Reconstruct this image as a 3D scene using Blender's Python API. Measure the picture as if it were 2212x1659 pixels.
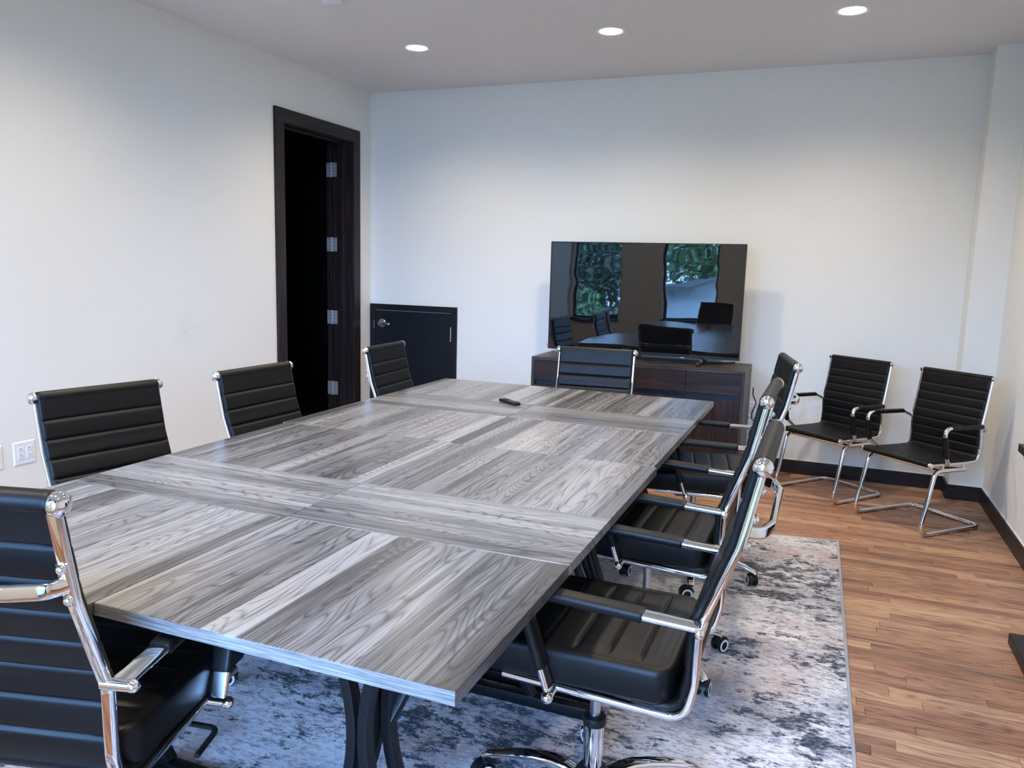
import bpy, bmesh, math, random
from mathutils import Vector, Matrix

# ------------------------------------------------------------------ clear
for o in list(bpy.data.objects):
    bpy.data.objects.remove(o, do_unlink=True)
SC = bpy.context.scene
COL = SC.collection
PI = math.pi
R = math.radians
random.seed(7)

# ------------------------------------------------------------------ camera
CAM_Z = 1.45
F_PX, YAW, PITCH, ROLL = 1698.158, 0.376884, 0.148845, 0.027461
def cam_axes():
    f = Vector((-math.sin(YAW) * math.cos(PITCH), math.cos(YAW) * math.cos(PITCH), -math.sin(PITCH)))
    r = Vector((math.cos(YAW), math.sin(YAW), 0))
    u = r.cross(f)
    return math.cos(ROLL) * r + math.sin(ROLL) * u, -math.sin(ROLL) * r + math.cos(ROLL) * u, f
cr, cu, cf = cam_axes()
cam = bpy.data.cameras.new('camera')
cam.sensor_fit = 'HORIZONTAL'
cam.sensor_width = 36.0
cam.lens = F_PX / 2212.0 * 36.0
cam.clip_start = 0.02
cam_o = bpy.data.objects.new('camera', cam)
COL.objects.link(cam_o)
cam_o.matrix_world = Matrix(((cr.x, cu.x, -cf.x, 0), (cr.y, cu.y, -cf.y, 0), (cr.z, cu.z, -cf.z, CAM_Z), (0, 0, 0, 1)))
SC.camera = cam_o

# ------------------------------------------------------------------ world, exposure
W = bpy.data.worlds.new('overcast_sky')
SC.world = W
W.use_nodes = True
bg = W.node_tree.nodes['Background']
bg.inputs[0].default_value = (0.26, 0.49, 1.0, 1)
bg.inputs[1].default_value = 28.5
SC.view_settings.view_transform = 'Standard'
SC.view_settings.look = 'None'
SC.view_settings.gamma = 1.0
SC.view_settings.use_curve_mapping = False
SC.view_settings.exposure = 0.62
SC.cycles.use_denoising = True
SPOT_W = 80.0
SPOT_COL = (1.0, 0.855, 0.66)
# room constants (metres)
XL, XR, YB, YF, ZC = -3.744, 1.040, 6.015, -0.35, 2.868
WINDOWS = [(-3.33, 0.76, 0.68), (-1.90, 0.82, 0.68), (-0.42, 1.05, 0.10)]   # centre x, width, sill; last is unseen, added and enlarged to light the rug
WIN_Z1 = 2.62  # tops out of view, raised for more daylight on the near floor
def sky_portal(x, w, WIN_Z0):
    l = bpy.data.lights.new('window_portal', 'AREA')
    l.shape = 'RECTANGLE'
    l.size, l.size_y = w, WIN_Z1 - WIN_Z0
    l.cycles.is_portal = True
    o = bpy.data.objects.new('window_portal', l)
    COL.objects.link(o)
    o.location = (x, YF - 0.17, (WIN_Z0 + WIN_Z1) / 2)
    o.rotation_euler = (R(90), 0, 0)
for wx, ww, wz in WINDOWS:
    sky_portal(wx, ww, wz)

# ------------------------------------------------------------------ material helpers
class NT:
    def __init__(s, name):
        s.m = bpy.data.materials.new(name)
        s.m.use_nodes = True
        s.t = s.m.node_tree
        s.b = s.t.nodes['Principled BSDF']
    def n(s, typ, **kw):
        nd = s.t.nodes.new(typ)
        for k, v in kw.items():
            if k.startswith('i_'):
                key = k[2:]
                key = int(key) if key.isdigit() else key
                s.set(nd.inputs[key], v)
            else:
                setattr(nd, k, v)
        return nd
    def set(s, sock, v):
        if isinstance(v, bpy.types.NodeSocket):
            s.t.links.new(v, sock)
        else:
            sock.default_value = v
    def math(s, op, a, b=0.0, c=0.0):
        nd = s.n('ShaderNodeMath', operation=op)
        for i, v in enumerate((a, b, c)):
            s.set(nd.inputs[i], v)
        return nd.outputs[0]
    def mix(s, fac, a, b, blend='MIX'):
        nd = s.n('ShaderNodeMix', data_type='RGBA', blend_type=blend)
        s.set(nd.inputs[0], fac); s.set(nd.inputs[6], a); s.set(nd.inputs[7], b)
        return nd.outputs[2]
    def ramp(s, fac, stops, interp='LINEAR'):
        nd = s.n('ShaderNodeValToRGB')
        s.set(nd.inputs[0], fac)
        cr_ = nd.color_ramp
        cr_.interpolation = interp
        while len(cr_.elements) < len(stops):
            cr_.elements.new(0.5)
        for e, (p, c) in zip(cr_.elements, stops):
            e.position = p
            e.color = (c, c, c, 1) if isinstance(c, (int, float)) else (c[0], c[1], c[2], 1)
        return nd.outputs[0]
    def noise(s, vec, scale, detail=2.0, rough=0.5, dist=0.0, w=None):
        nd = s.n('ShaderNodeTexNoise', noise_dimensions='4D' if w is not None else '3D')
        s.set(nd.inputs['Vector'], vec)
        if w is not None:
            s.set(nd.inputs['W'], w)
        nd.inputs['Scale'].default_value = scale
        nd.inputs['Detail'].default_value = detail
        nd.inputs['Roughness'].default_value = rough
        nd.inputs['Distortion'].default_value = dist
        return nd.outputs[0]
    def coord(s, which='Object'):
        return s.n('ShaderNodeTexCoord').outputs[which]
    def mapping(s, vec, scale=(1, 1, 1), loc=(0, 0, 0), rot=(0, 0, 0)):
        nd = s.n('ShaderNodeMapping')
        s.set(nd.inputs[0], vec)
        nd.inputs['Location'].default_value = loc
        nd.inputs['Rotation'].default_value = rot
        nd.inputs['Scale'].default_value = scale
        return nd.outputs[0]
    def bump(s, h, strength=0.2, dist=0.002):
        nd = s.n('ShaderNodeBump')
        s.set(nd.inputs['Height'], h)
        nd.inputs['Strength'].default_value = strength
        nd.inputs['Distance'].default_value = dist
        s.t.links.new(nd.outputs[0], s.b.inputs['Normal'])
    def out(s, **kw):
        for k, v in kw.items():
            s.set(s.b.inputs[k.replace('_', ' ')], v)
        return s.m
def col(c):
    return (c[0], c[1], c[2], 1)

def plain(name, c, rough=0.5, metal=0.0, **kw):
    t = NT(name)
    return t.out(Base_Color=col(c), Roughness=rough, Metallic=metal, **kw)

def m_paint(name, c, rough=0.75, smudge=None):
    t = NT(name)
    v = t.coord()
    big = t.noise(v, 0.8, 3)
    cc = t.mix(big, col([x * 0.975 for x in c]), col([min(1, x * 1.02) for x in c]))
    if smudge:
        d = t.n('ShaderNodeVectorMath', operation='DISTANCE')
        t.set(d.inputs[0], v); d.inputs[1].default_value = smudge
        f = t.math('MULTIPLY', t.ramp(d.outputs['Value'], [(0.02, 1.0), (0.15, 0.0)]), t.ramp(t.noise(v, 28, 4), [(0.35, 0.0), (0.6, 0.16)]))
        cc = t.mix(f, cc, col([x * 0.5 for x in c]))
    t.bump(t.noise(v, 260, 2), 0.12, 0.0006)
    return t.out(Base_Color=cc, Roughness=rough)

def m_leather():
    t = NT('black_leatherette')
    v = t.coord()
    t.bump(t.noise(v, 420, 3, 0.6), 0.18, 0.0006)
    r = t.math('ADD', t.math('MULTIPLY', t.noise(v, 9, 3), 0.12), 0.38)
    return t.out(Base_Color=(0.0032, 0.0032, 0.0036, 1), Roughness=r, Specular_IOR_Level=0.27)

def m_espresso(name, axis='Z', base=(0.020, 0.0135, 0.0135), rough=0.42):
    t = NT(name)
    sc = {'X': (1.5, 30, 30), 'Y': (30, 1.5, 30), 'Z': (30, 30, 1.5)}[axis]
    v = t.mapping(t.coord(), sc)
    g = t.noise(v, 1.6, 6, 0.62, 0.35)
    c = t.ramp(g, [(0.30, [x * 0.45 for x in base]), (0.52, base), (0.74, [base[0] * 2.1, base[1] * 1.9, base[2] * 1.9])])
    t.bump(g, 0.08, 0.001)
    return t.out(Base_Color=c, Roughness=rough, Specular_IOR_Level=0.28)

def wood_print(name, along, tones, strip=0.085, length=60.0, rough=0.29):
    """printed laminate: strips running along `along`, each with own tone, cathedral figure and fine pores"""
    t = NT(name)
    sep = t.n('ShaderNodeSeparateXYZ')
    t.set(sep.inputs[0], t.coord())
    a = sep.outputs[0 if along == 'X' else 1]
    b = t.math('ADD', sep.outputs[1 if along == 'X' else 0], sep.outputs[2])
    rnd = t.n('ShaderNodeObjectInfo').outputs['Random']
    off = t.math('MULTIPLY', rnd, 23.0)
    a2 = t.math('ADD', a, off)
    b2 = t.math('ADD', b, t.math('MULTIPLY', rnd, 7.31))
    uneven = t.n('ShaderNodeTexNoise', noise_dimensions='1D')
    t.set(uneven.inputs['W'], t.math('MULTIPLY', b2, 1.0))
    uneven.inputs['Scale'].default_value = 6.0
    bw = t.math('ADD', t.math('DIVIDE', b2, strip), t.math('MULTIPLY', uneven.outputs[0], 1.6))
    row = t.math('FLOOR', bw)
    wn = t.n('ShaderNodeTexWhiteNoise', noise_dimensions='1D')
    t.set(wn.inputs['W'], row)
    seg = t.math('FLOOR', t.math('ADD', t.math('DIVIDE', a2, length), t.math('MULTIPLY', wn.outputs[0], 9.7)))
    cid = t.math('ADD', t.math('MULTIPLY', row, 3.17), t.math('MULTIPLY', seg, 17.3))
    w2 = t.n('ShaderNodeTexWhiteNoise', noise_dimensions='1D')
    t.set(w2.inputs['W'], cid)
    cv = t.n('ShaderNodeCombineXYZ')
    t.set(cv.inputs[0], t.math('MULTIPLY', a2, 1.35)); t.set(cv.inputs[1], t.math('MULTIPLY', b2, 8.2)); t.set(cv.inputs[2], t.math('MULTIPLY', cid, 0.77))
    field = t.noise(cv.outputs[0], 1.0, 1.0, 0.4, 0.15)
    rings = t.math('POWER', t.math('SUBTRACT', 1.0, t.math('ABSOLUTE', t.math('SINE', t.math('MULTIPLY', field, 92.0)))), 2.2)
    cv2 = t.n('ShaderNodeCombineXYZ')
    t.set(cv2.inputs[0], t.math('MULTIPLY', a2, 5.0)); t.set(cv2.inputs[1], t.math('MULTIPLY', b2, 190.0)); t.set(cv2.inputs[2], t.math('MULTIPLY', cid, 1.3))
    pores = t.noise(cv2.outputs[0], 1.0, 4, 0.6)
    cv3 = t.n('ShaderNodeCombineXYZ')
    t.set(cv3.inputs[0], t.math('MULTIPLY', a2, 0.9)); t.set(cv3.inputs[1], t.math('MULTIPLY', b2, 32.0)); t.set(cv3.inputs[2], t.math('MULTIPLY', cid, 0.31))
    streak = t.noise(cv3.outputs[0], 1.0, 4, 0.55)
    cv4 = t.n('ShaderNodeCombineXYZ')
    t.set(cv4.inputs[0], t.math('MULTIPLY', a2, 1.8)); t.set(cv4.inputs[1], t.math('MULTIPLY', b2, 95.0)); t.set(cv4.inputs[2], t.math('MULTIPLY', cid, 0.57))
    streak2 = t.noise(cv4.outputs[0], 1.0, 3, 0.55)
    val = t.math('ADD', t.math('MULTIPLY', w2.outputs[0], 0.18), t.math('MULTIPLY', streak, 0.42))
    val = t.math('ADD', val, t.math('MULTIPLY', streak2, 0.22))
    val = t.math('SUBTRACT', val, t.math('MULTIPLY', rings, 0.13))
    val = t.math('ADD', val, t.math('MULTIPLY', t.math('SUBTRACT', pores, 0.5), 0.34))
    c = t.ramp(val, [(0.22, tones[0]), (0.325, tones[1]), (0.41, tones[2]), (0.525, tones[3])])
    t.bump(pores, 0.05, 0.0004)
    rr = t.math('ADD', t.math('MULTIPLY', pores, 0.10), rough - 0.05)
    return t.out(Base_Color=c, Roughness=rr)

def m_edge():
    t = NT('grey_walnut_edge_banding')
    g = t.noise(t.mapping(t.coord(), (9, 1, 320)), 1.0, 4, 0.65)
    c = t.ramp(g, [(0.34, (0.11, 0.107, 0.107)), (0.52, (0.235, 0.23, 0.227)), (0.68, (0.37, 0.363, 0.357))])
    return t.out(Base_Color=c, Roughness=0.38)

def m_oak():
    """strip floor; each plank gets its tone from the random of its object or loose piece"""
    t = NT('oak_strip_floor')
    sep = t.n('ShaderNodeSeparateXYZ')
    t.set(sep.inputs[0], t.coord())
    oi = t.n('ShaderNodeObjectInfo').outputs['Random']
    isl = t.n('ShaderNodeNewGeometry').outputs['Random Per Island']
    rid = t.math('FRACT', t.math('ADD', oi, t.math('MULTIPLY', isl, 7.0)))
    a, b = sep.outputs[0], sep.outputs[1]
    z = t.math('MULTIPLY', rid, 91.0)
    def cv(sa, sb):
        n = t.n('ShaderNodeCombineXYZ')
        t.set(n.inputs[0], t.math('MULTIPLY', a, sa)); t.set(n.inputs[1], t.math('MULTIPLY', b, sb)); t.set(n.inputs[2], z)
        return n.outputs[0]
    field = t.noise(cv(1.6, 15), 1.0, 2.5, 0.5, 0.3)
    rings = t.math('ABSOLUTE', t.math('SINE', t.math('MULTIPLY', field, 36.0)))
    fine = t.noise(cv(6, 260), 1.0, 4, 0.6)
    strk = t.noise(cv(1.2, 46), 1.0, 5, 0.6)
    tone = t.ramp(rid, [(0.0, (0.25, 0.135, 0.088)), (0.18, (0.35, 0.205, 0.140)), (0.36, (0.23, 0.120, 0.080)),
                        (0.55, (0.42, 0.275, 0.185)), (0.72, (0.30, 0.170, 0.112)), (0.88, (0.47, 0.32, 0.215)), (1.0, (0.15, 0.078, 0.056))])
    v = t.math('ADD', t.math('MULTIPLY', rings, 0.22), t.math('MULTIPLY', fine, 0.34))
    v = t.math('ADD', v, t.math('MULTIPLY', strk, 0.55))
    shade = t.ramp(v, [(0.42, 0.50), (0.53, 0.84), (0.62, 1.06), (0.76, 1.32)])
    c = t.mix(1.0, t.mix(1.0, tone, shade, 'MULTIPLY'), (1.08, 0.95, 0.83, 1), 'MULTIPLY')
    dark = t.ramp(t.noise(cv(1.0, 30), 1.4, 3, 0.6), [(0.66, 0.0), (0.78, 0.75)])
    c = t.mix(dark, c, (0.085, 0.045, 0.035, 1))
    t.bump(fine, 0.05, 0.0005)
    return t.out(Base_Color=c, Roughness=t.math('ADD', t.math('MULTIPLY', fine, 0.12), 0.36))

def m_rug():
    t = NT('distressed_rug_pile')
    v = t.coord()
    st = t.mapping(v, (1.0, 1.7, 1))
    base = t.ramp(t.noise(st, 1.9, 5, 0.62, 0.4), [(0.34, (0.34, 0.34, 0.37)), (0.47, (0.62, 0.60, 0.62)), (0.58, (0.76, 0.73, 0.74)), (0.70, (0.47, 0.47, 0.51))])
    mask = t.ramp(t.noise(st, 1.6, 4, 0.6, 0.2, w=1.7), [(0.40, 0.0), (0.62, 1.0)])
    fine = t.noise(t.mapping(v, (34, 80, 1)), 1.0, 4, 0.75)
    mid = t.noise(t.mapping(v, (15, 34, 1)), 1.0, 5, 0.72, 0.1, w=3.1)
    fl = t.ramp(t.math('ADD', t.math('ADD', t.math('MULTIPLY', fine, 0.55), t.math('MULTIPLY', mid, 0.45)), t.math('MULTIPLY', mask, 0.035)), [(0.49, 0.0), (0.585, 0.80)])
    c = t.mix(fl, base, (0.17, 0.17, 0.20, 1))
    warm = t.math('MULTIPLY', t.ramp(t.noise(v, 1.2, 3, 0.6, 0.3, w=4.2), [(0.52, 0.0), (0.64, 0.8)]), t.ramp(mid, [(0.44, 0.9), (0.60, 0.15)]))
    c = t.mix(warm, c, (0.36, 0.17, 0.13, 1))
    blot = t.noise(t.mapping(v, (11.0, 19.0, 1)), 1.0, 8, 0.76, 0.1, w=0.4)
    thr = t.math('ADD', blot, t.math('MULTIPLY', mask, 0.125))
    ink = t.math('MULTIPLY', t.ramp(thr, [(0.585, 0.0), (0.625, 1.0)]), t.ramp(fine, [(0.30, 0.55), (0.52, 1.0)]))
    c = t.mix(ink, c, (0.035, 0.042, 0.060, 1))
    sp = t.ramp(t.noise(t.mapping(v, (52, 110, 1)), 1.0, 3, 0.65, 0.0, w=2.2), [(0.57, 0.0), (0.68, 0.55)])
    c = t.mix(sp, c, (0.84, 0.82, 0.82, 1))
    t.bump(t.noise(v, 330, 3, 0.7), 0.5, 0.003)
    return t.out(Base_Color=c, Roughness=0.95, Specular_IOR_Level=0.15, Sheen_Weight=0.1)

def m_screen():
    t = NT('glossy_screen_glass')
    t.bump(t.noise(t.mapping(t.coord(), (1.1, 1, 2.6)), 2.3, 1.0, 0.4), 0.06, 0.02)
    return t.out(Base_Color=(0.004, 0.0045, 0.005, 1), Roughness=0.015, Specular_IOR_Level=0.75)

def m_glass():
    t = NT('window_glass')
    out = t.t.nodes['Material Output']
    tr = t.n('ShaderNodeBsdfTransparent')
    tr.inputs[0].default_value = (0.95, 0.98, 0.97, 1)
    gl = t.n('ShaderNodeBsdfGlossy')
    gl.inputs['Roughness'].default_value = 0.0
    fr = t.n('ShaderNodeFresnel')
    mx = t.n('ShaderNodeMixShader')
    t.set(mx.inputs[0], fr.outputs[0]); t.set(mx.inputs[1], tr.outputs[0]); t.set(mx.inputs[2], gl.outputs[0])
    t.t.links.new(mx.outputs[0], out.inputs['Surface'])
    return t.m

def m_emit(name, c, s):
    t = NT(name)
    return t.out(Base_Color=col(c), Emission_Color=col(c), Emission_Strength=s)

def m_leaf(name, c):
    t = NT(name)
    isl = t.n('ShaderNodeNewGeometry').outputs['Random Per Island']
    cc = t.mix(isl, col([x * 0.35 for x in c]), col([x * 1.3 for x in c]))
    return t.out(Base_Color=cc, Roughness=0.7)

TONES = [(0.054, 0.051, 0.051), (0.125, 0.121, 0.121), (0.205, 0.199, 0.198), (0.33, 0.323, 0.318)]
M = dict(
    wall=m_paint('warm_white_wall_paint', (0.80, 0.785, 0.725)),
    wall_marked=m_paint('warm_white_wall_paint_with_smudge', (0.80, 0.785, 0.725), 0.75, (XL, 3.855, 0.988)),
    ceil=m_paint('ceiling_paint', (0.775, 0.775, 0.785), 0.9),
    leather=m_leather(),
    sleeve=plain('black_armrest_sleeve', (0.0045, 0.0045, 0.005), 0.42, 0.0, Specular_IOR_Level=0.28),
    chrome=plain('polished_chrome', (0.86, 0.86, 0.87), 0.055, 1.0),
    steel=plain('brushed_steel', (0.55, 0.55, 0.56), 0.28, 1.0),
    hinge=plain('satin_hinge_steel', (0.34, 0.35, 0.36), 0.45, 0.25),
    black_plastic=plain('black_plastic', (0.006, 0.006, 0.0065), 0.40, 0.0, Specular_IOR_Level=0.35),
    black_metal=plain('black_powder_coat', (0.006, 0.006, 0.007), 0.40, 0.0, Specular_IOR_Level=0.3),
    white_plastic=plain('white_plastic', (0.80, 0.80, 0.82), 0.35),
    ring=plain('grey_white_tyre_ring', (0.72, 0.73, 0.75), 0.45),
    slot=plain('dark_socket_slot', (0.02, 0.02, 0.02), 0.6),
    esp_x=m_espresso('espresso_wood_horizontal', 'X'),
    esp_y=m_espresso('espresso_wood_lengthwise', 'Y'),
    esp_z=m_espresso('espresso_wood_upright', 'Z'),
    cred_x=m_espresso('mahogany_laminate_horizontal', 'X', (0.030, 0.0185, 0.0185), 0.40),
    cred_z=m_espresso('mahogany_laminate_upright', 'Z', (0.028, 0.0165, 0.017), 0.40),
    cred_edge=m_espresso('mahogany_carcass', 'X', (0.052, 0.038, 0.036), 0.38),
    cred_edge_z=m_espresso('mahogany_side', 'Z', (0.052, 0.038, 0.036), 0.38),
    groove=plain('finger_pull_painted_shade', (0.010, 0.016, 0.030), 0.35),  # shade and blue daylight of the recess put into its colour
    acc=plain('black_blue_door_paint', (0.0050, 0.0075, 0.0115), 0.45, 0.0, Specular_IOR_Level=0.25),
    accf=plain('black_frame_paint', (0.0065, 0.0075, 0.009), 0.45, 0.0, Specular_IOR_Level=0.25),
    wy=wood_print('grey_walnut_laminate_lengthwise', 'Y', TONES),
    wx=wood_print('grey_walnut_laminate_crosswise', 'X', [tuple(c * 0.98 for c in q) for q in TONES], 0.07),
    edge=m_edge(),
    strip=wood_print('grey_walnut_dark_strip', 'Y', [tuple(c * 0.60 for c in q) for q in TONES], 0.12),
    oak=m_oak(), rug=m_rug(),
    binding=plain('grey_rug_binding', (0.36, 0.36, 0.38), 0.9),
    screen=m_screen(), glass=m_glass(),
    lens=m_emit('lit_diffuser', (1.0, 0.93, 0.82), 14.0),
    hall=plain('hall_painted_darkness', (0.012, 0.012, 0.013), 0.8),  # darkness of the unlit room put into the base colour
    hallc=plain('hall_ceiling', (0.09, 0.09, 0.09), 0.8),  # same darkness in the colour, a little lighter
    winframe=plain('black_window_frame', (0.012, 0.014, 0.017), 0.4),
    grass=plain('lawn_green', (0.05, 0.085, 0.035), 0.9),
    leaf1=m_leaf('conifer_green', (0.06, 0.115, 0.07)),
    leaf2=m_leaf('shrub_green', (0.14, 0.25, 0.10)),
    bark=plain('bark', (0.05, 0.04, 0.03), 0.9),
    siding=plain('pale_siding', (0.55, 0.56, 0.56), 0.7),
    shingle=plain('grey_roof', (0.16, 0.16, 0.17), 0.8),
    caulk=plain('white_caulk', (0.75, 0.75, 0.75), 0.6),
    red=plain('red_tab', (0.35, 0.03, 0.05), 0.5),
)

# ------------------------------------------------------------------ mesh builder
class MB:
    def __init__(s):
        s.v, s.f, s.mi, s.cur = [], [], [], 0
    def mat(s, i):
        s.cur = i
        return s
    def add(s, vs, fs):
        n = len(s.v)
        s.v += [Vector(p) for p in vs]
        for f in fs:
            s.f.append([n + i for i in f]); s.mi.append(s.cur)
    def box(s, x0, x1, y0, y1, z0, z1):
        s.add([(x0, y0, z0), (x1, y0, z0), (x1, y1, z0), (x0, y1, z0), (x0, y0, z1), (x1, y0, z1), (x1, y1, z1), (x0, y1, z1)],
              [(0, 3, 2, 1), (4, 5, 6, 7), (0, 1, 5, 4), (1, 2, 6, 5), (2, 3, 7, 6), (3, 0, 4, 7)])
        return s
    def cbox(s, x0, x1, y0, y1, z0, z1, c=0.003):
        """box with chamfered edges"""
        b = bmesh.new()
        bmesh.ops.create_cube(b, size=1.0)
        for v in b.verts:
            v.co = ((x0 + x1) / 2 + v.co.x * (x1 - x0), (y0 + y1) / 2 + v.co.y * (y1 - y0), (z0 + z1) / 2 + v.co.z * (z1 - z0))
        bmesh.ops.bevel(b, geom=list(b.edges), offset=c, segments=2, profile=0.5, affect='EDGES')
        b.verts.index_update()
        s.add([v.co.copy() for v in b.verts], [[v.index for v in f.verts] for f in b.faces])
        b.free()
        return s
    def sweep(s, path, section, up=None, cap=True, scale=None):
        """section: list of (a,b); frame by parallel transport, first normal near `up`"""
        P = [Vector(p) for p in path]
        n = len(P); k = len(section)
        T = []
        for i in range(n):
            d = (P[min(i + 1, n - 1)] - P[max(i - 1, 0)])
            T.append(d.normalized())
        up = Vector(up) if up else (Vector((1, 0, 0)) if abs(T[0].x) < 0.9 else Vector((0, 0, 1)))
        N = (up - T[0] * up.dot(T[0])).normalized()
        rings = []
        for i in range(n):
            N = (N - T[i] * N.dot(T[i])).normalized()
            B = T[i].cross(N)
            sc = scale[i] if scale else 1.0
            sa, sb = (sc if isinstance(sc, tuple) else (sc, sc))
            rings += [P[i] + N * (a * sa) + B * (b * sb) for a, b in section]
        fs = []
        for i in range(n - 1):
            for j in range(k):
                j2 = (j + 1) % k
                fs.append((i * k + j, i * k + j2, (i + 1) * k + j2, (i + 1) * k + j))
        if cap:
            fs.append(tuple(reversed(range(k))))
            fs.append(tuple((n - 1) * k + j for j in range(k)))
        s.add(rings, fs)
        return s
    def tube(s, path, r, seg=12, up=None, **kw):
        return s.sweep(path, circ(r, r, seg), up, **kw)
    def lathe(s, prof, c=(0, 0, 0), axis='Z', seg=24, ring=False):
        """prof: list of (radius, height); closed where radius is 0"""
        vs, fs = [], []
        c = Vector(c)
        for r, h in prof:
            for j in range(seg):
                a = 2 * PI * j / seg
                p = {'Z': (r * math.cos(a), r * math.sin(a), h), 'X': (h, r * math.cos(a), r * math.sin(a)), 'Y': (r * math.sin(a), h, r * math.cos(a))}[axis]
                vs.append(c + Vector(p))
        np_ = len(prof)
        for i in range(np_ if ring else np_ - 1):
            i2 = (i + 1) % np_
            for j in range(seg):
                j2 = (j + 1) % seg
                fs.append((i * seg + j, i * seg + j2, i2 * seg + j2, i2 * seg + j))
        if not ring:
            fs.append(tuple(reversed(range(seg))))
            fs.append(tuple((np_ - 1) * seg + j for j in range(seg)))
        s.add(vs, fs)
        return s
    def cyl(s, c, r, h, axis='Z', seg=20, bev=0.0):
        if bev:
            return s.lathe([(r - bev, -h / 2), (r, -h / 2 + bev), (r, h / 2 - bev), (r - bev, h / 2)], c, axis, seg)
        return s.lathe([(r, -h / 2), (r, h / 2)], c, axis, seg)
    def ball(s, c, r, seg=16, sx=1.0, axis='Z'):
        k = 8
        return s.lathe([(max(1e-4, r * math.sin(PI * i / k)), -r * sx * math.cos(PI * i / k)) for i in range(k + 1)], c, axis, seg)
    def grid(s, rows, close_u=False):
        n, k = len(rows), len(rows[0])
        vs = [p for r in rows for p in r]
        fs = []
        for i in range(n - 1):
            for j in range(k if close_u else k - 1):
                j2 = (j + 1) % k
                fs.append((i * k + j, i * k + j2, (i + 1) * k + j2, (i + 1) * k + j))
        s.add(vs, fs)
        return s
    def build(s, name, mats, parent=None, smooth=40, kind=None, flip=False):
        me = bpy.data.meshes.new(name)
        me.from_pydata([tuple(v) for v in s.v], [], s.f)
        mats = mats if isinstance(mats, (list, tuple)) else [mats]
        for m in mats:
            me.materials.append(m)
        b = bmesh.new()
        b.from_mesh(me)
        b.faces.ensure_lookup_table()
        for i, f in enumerate(b.faces):
            f.material_index = s.mi[i]
        bmesh.ops.remove_doubles(b, verts=b.verts, dist=1e-6)
        bmesh.ops.recalc_face_normals(b, faces=b.faces)
        if smooth:
            for f in b.faces:
                f.smooth = True
            for e in b.edges:
                if len(e.link_faces) == 2 and e.calc_face_angle(0) > R(smooth):
                    e.smooth = False
        b.to_mesh(me)
        b.free()
        o = bpy.data.objects.new(name, me)
        COL.objects.link(o)
        if parent:
            o.parent = parent
        if kind:
            o['kind'] = kind
        return o

def circ(a, b, seg=12):
    return [(a * math.cos(2 * PI * j / seg), b * math.sin(2 * PI * j / seg)) for j in range(seg)]
def rrect(a, b, r, k=3):
    """rounded rectangle section, full sizes a x b"""
    out = []
    for cx, cy, a0 in ((a / 2 - r, b / 2 - r, 0), (-a / 2 + r, b / 2 - r, 90), (-a / 2 + r, -b / 2 + r, 180), (a / 2 - r, -b / 2 + r, 270)):
        for i in range(k + 1):
            t = R(a0 + 90 * i / k)
            out.append((cx + r * math.cos(t), cy + r * math.sin(t)))
    return out
def fillet(pts, radii, seg=6):
    """polyline with rounded corners"""
    P = [Vector(p) for p in pts]
    if isinstance(radii, (int, float)):
        radii = [radii] * len(P)
    out = [P[0]]
    for i in range(1, len(P) - 1):
        a, b, c = P[i - 1], P[i], P[i + 1]
        u, v = (a - b), (c - b)
        lu, lv = u.length, v.length
        u.normalize(); v.normalize()
        ang = u.angle(v)
        if ang > PI - 0.02 or radii[i] <= 0:
            out.append(b); continue
        d = min(radii[i] / math.tan(ang / 2), lu * 0.49, lv * 0.49)
        p0, p2 = b + u * d, b + v * d
        for k in range(seg + 1):
            t = k / seg
            out.append(p0 * (1 - t) ** 2 + b * 2 * t * (1 - t) + p2 * t * t)
    out.append(P[-1])
    return out
def resample(path, step):
    P = [Vector(p) for p in path]
    L = [0]
    for i in range(len(P) - 1):
        L.append(L[-1] + (P[i + 1] - P[i]).length)
    n = max(2, int(L[-1] / step) + 1)
    out, j = [], 0
    for k in range(n):
        d = L[-1] * k / (n - 1)
        while j < len(P) - 2 and L[j + 1] < d:
            j += 1
        t = (d - L[j]) / max(1e-9, L[j + 1] - L[j])
        out.append((d, P[j].lerp(P[j + 1], min(1, t))))
    return out

# ------------------------------------------------------------------ object helpers
def thing(name, label, cat, loc=(0, 0, 0), rz=0.0, group=None):
    o = bpy.data.objects.new(name, None)
    o.empty_display_size = 0.1
    COL.objects.link(o)
    o.location = loc
    o.rotation_euler = (0, 0, rz)
    o['label'] = label; o['category'] = cat
    if group:
        o['group'] = group
    return o
def tag(o, label, cat, group=None, kind=None):
    o['label'] = label; o['category'] = cat
    if group:
        o['group'] = group
    if kind:
        o['kind'] = kind
    return o
def struct(o, label, cat):
    o['kind'] = 'structure'; o['label'] = label; o['category'] = cat
    return o
def dup(root, loc, rz, label, lift=0.0, turn=0.0):
    r = root.copy(); COL.objects.link(r)
    r.location = loc; r.rotation_euler = (0, 0, rz); r['label'] = label
    for ch in list(root.children):
        c = ch.copy(); COL.objects.link(c); c.parent = r
        if ch.name.split('.')[0] not in GROUND_PARTS:
            c.location.z += lift
        else:
            c.rotation_euler.z = turn
        for g in ch.children:
            d = g.copy(); COL.objects.link(d); d.parent = c
    return r
GROUND_PARTS = ('base_hub', 'base_leg', 'caster', 'gas_shroud')

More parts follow.
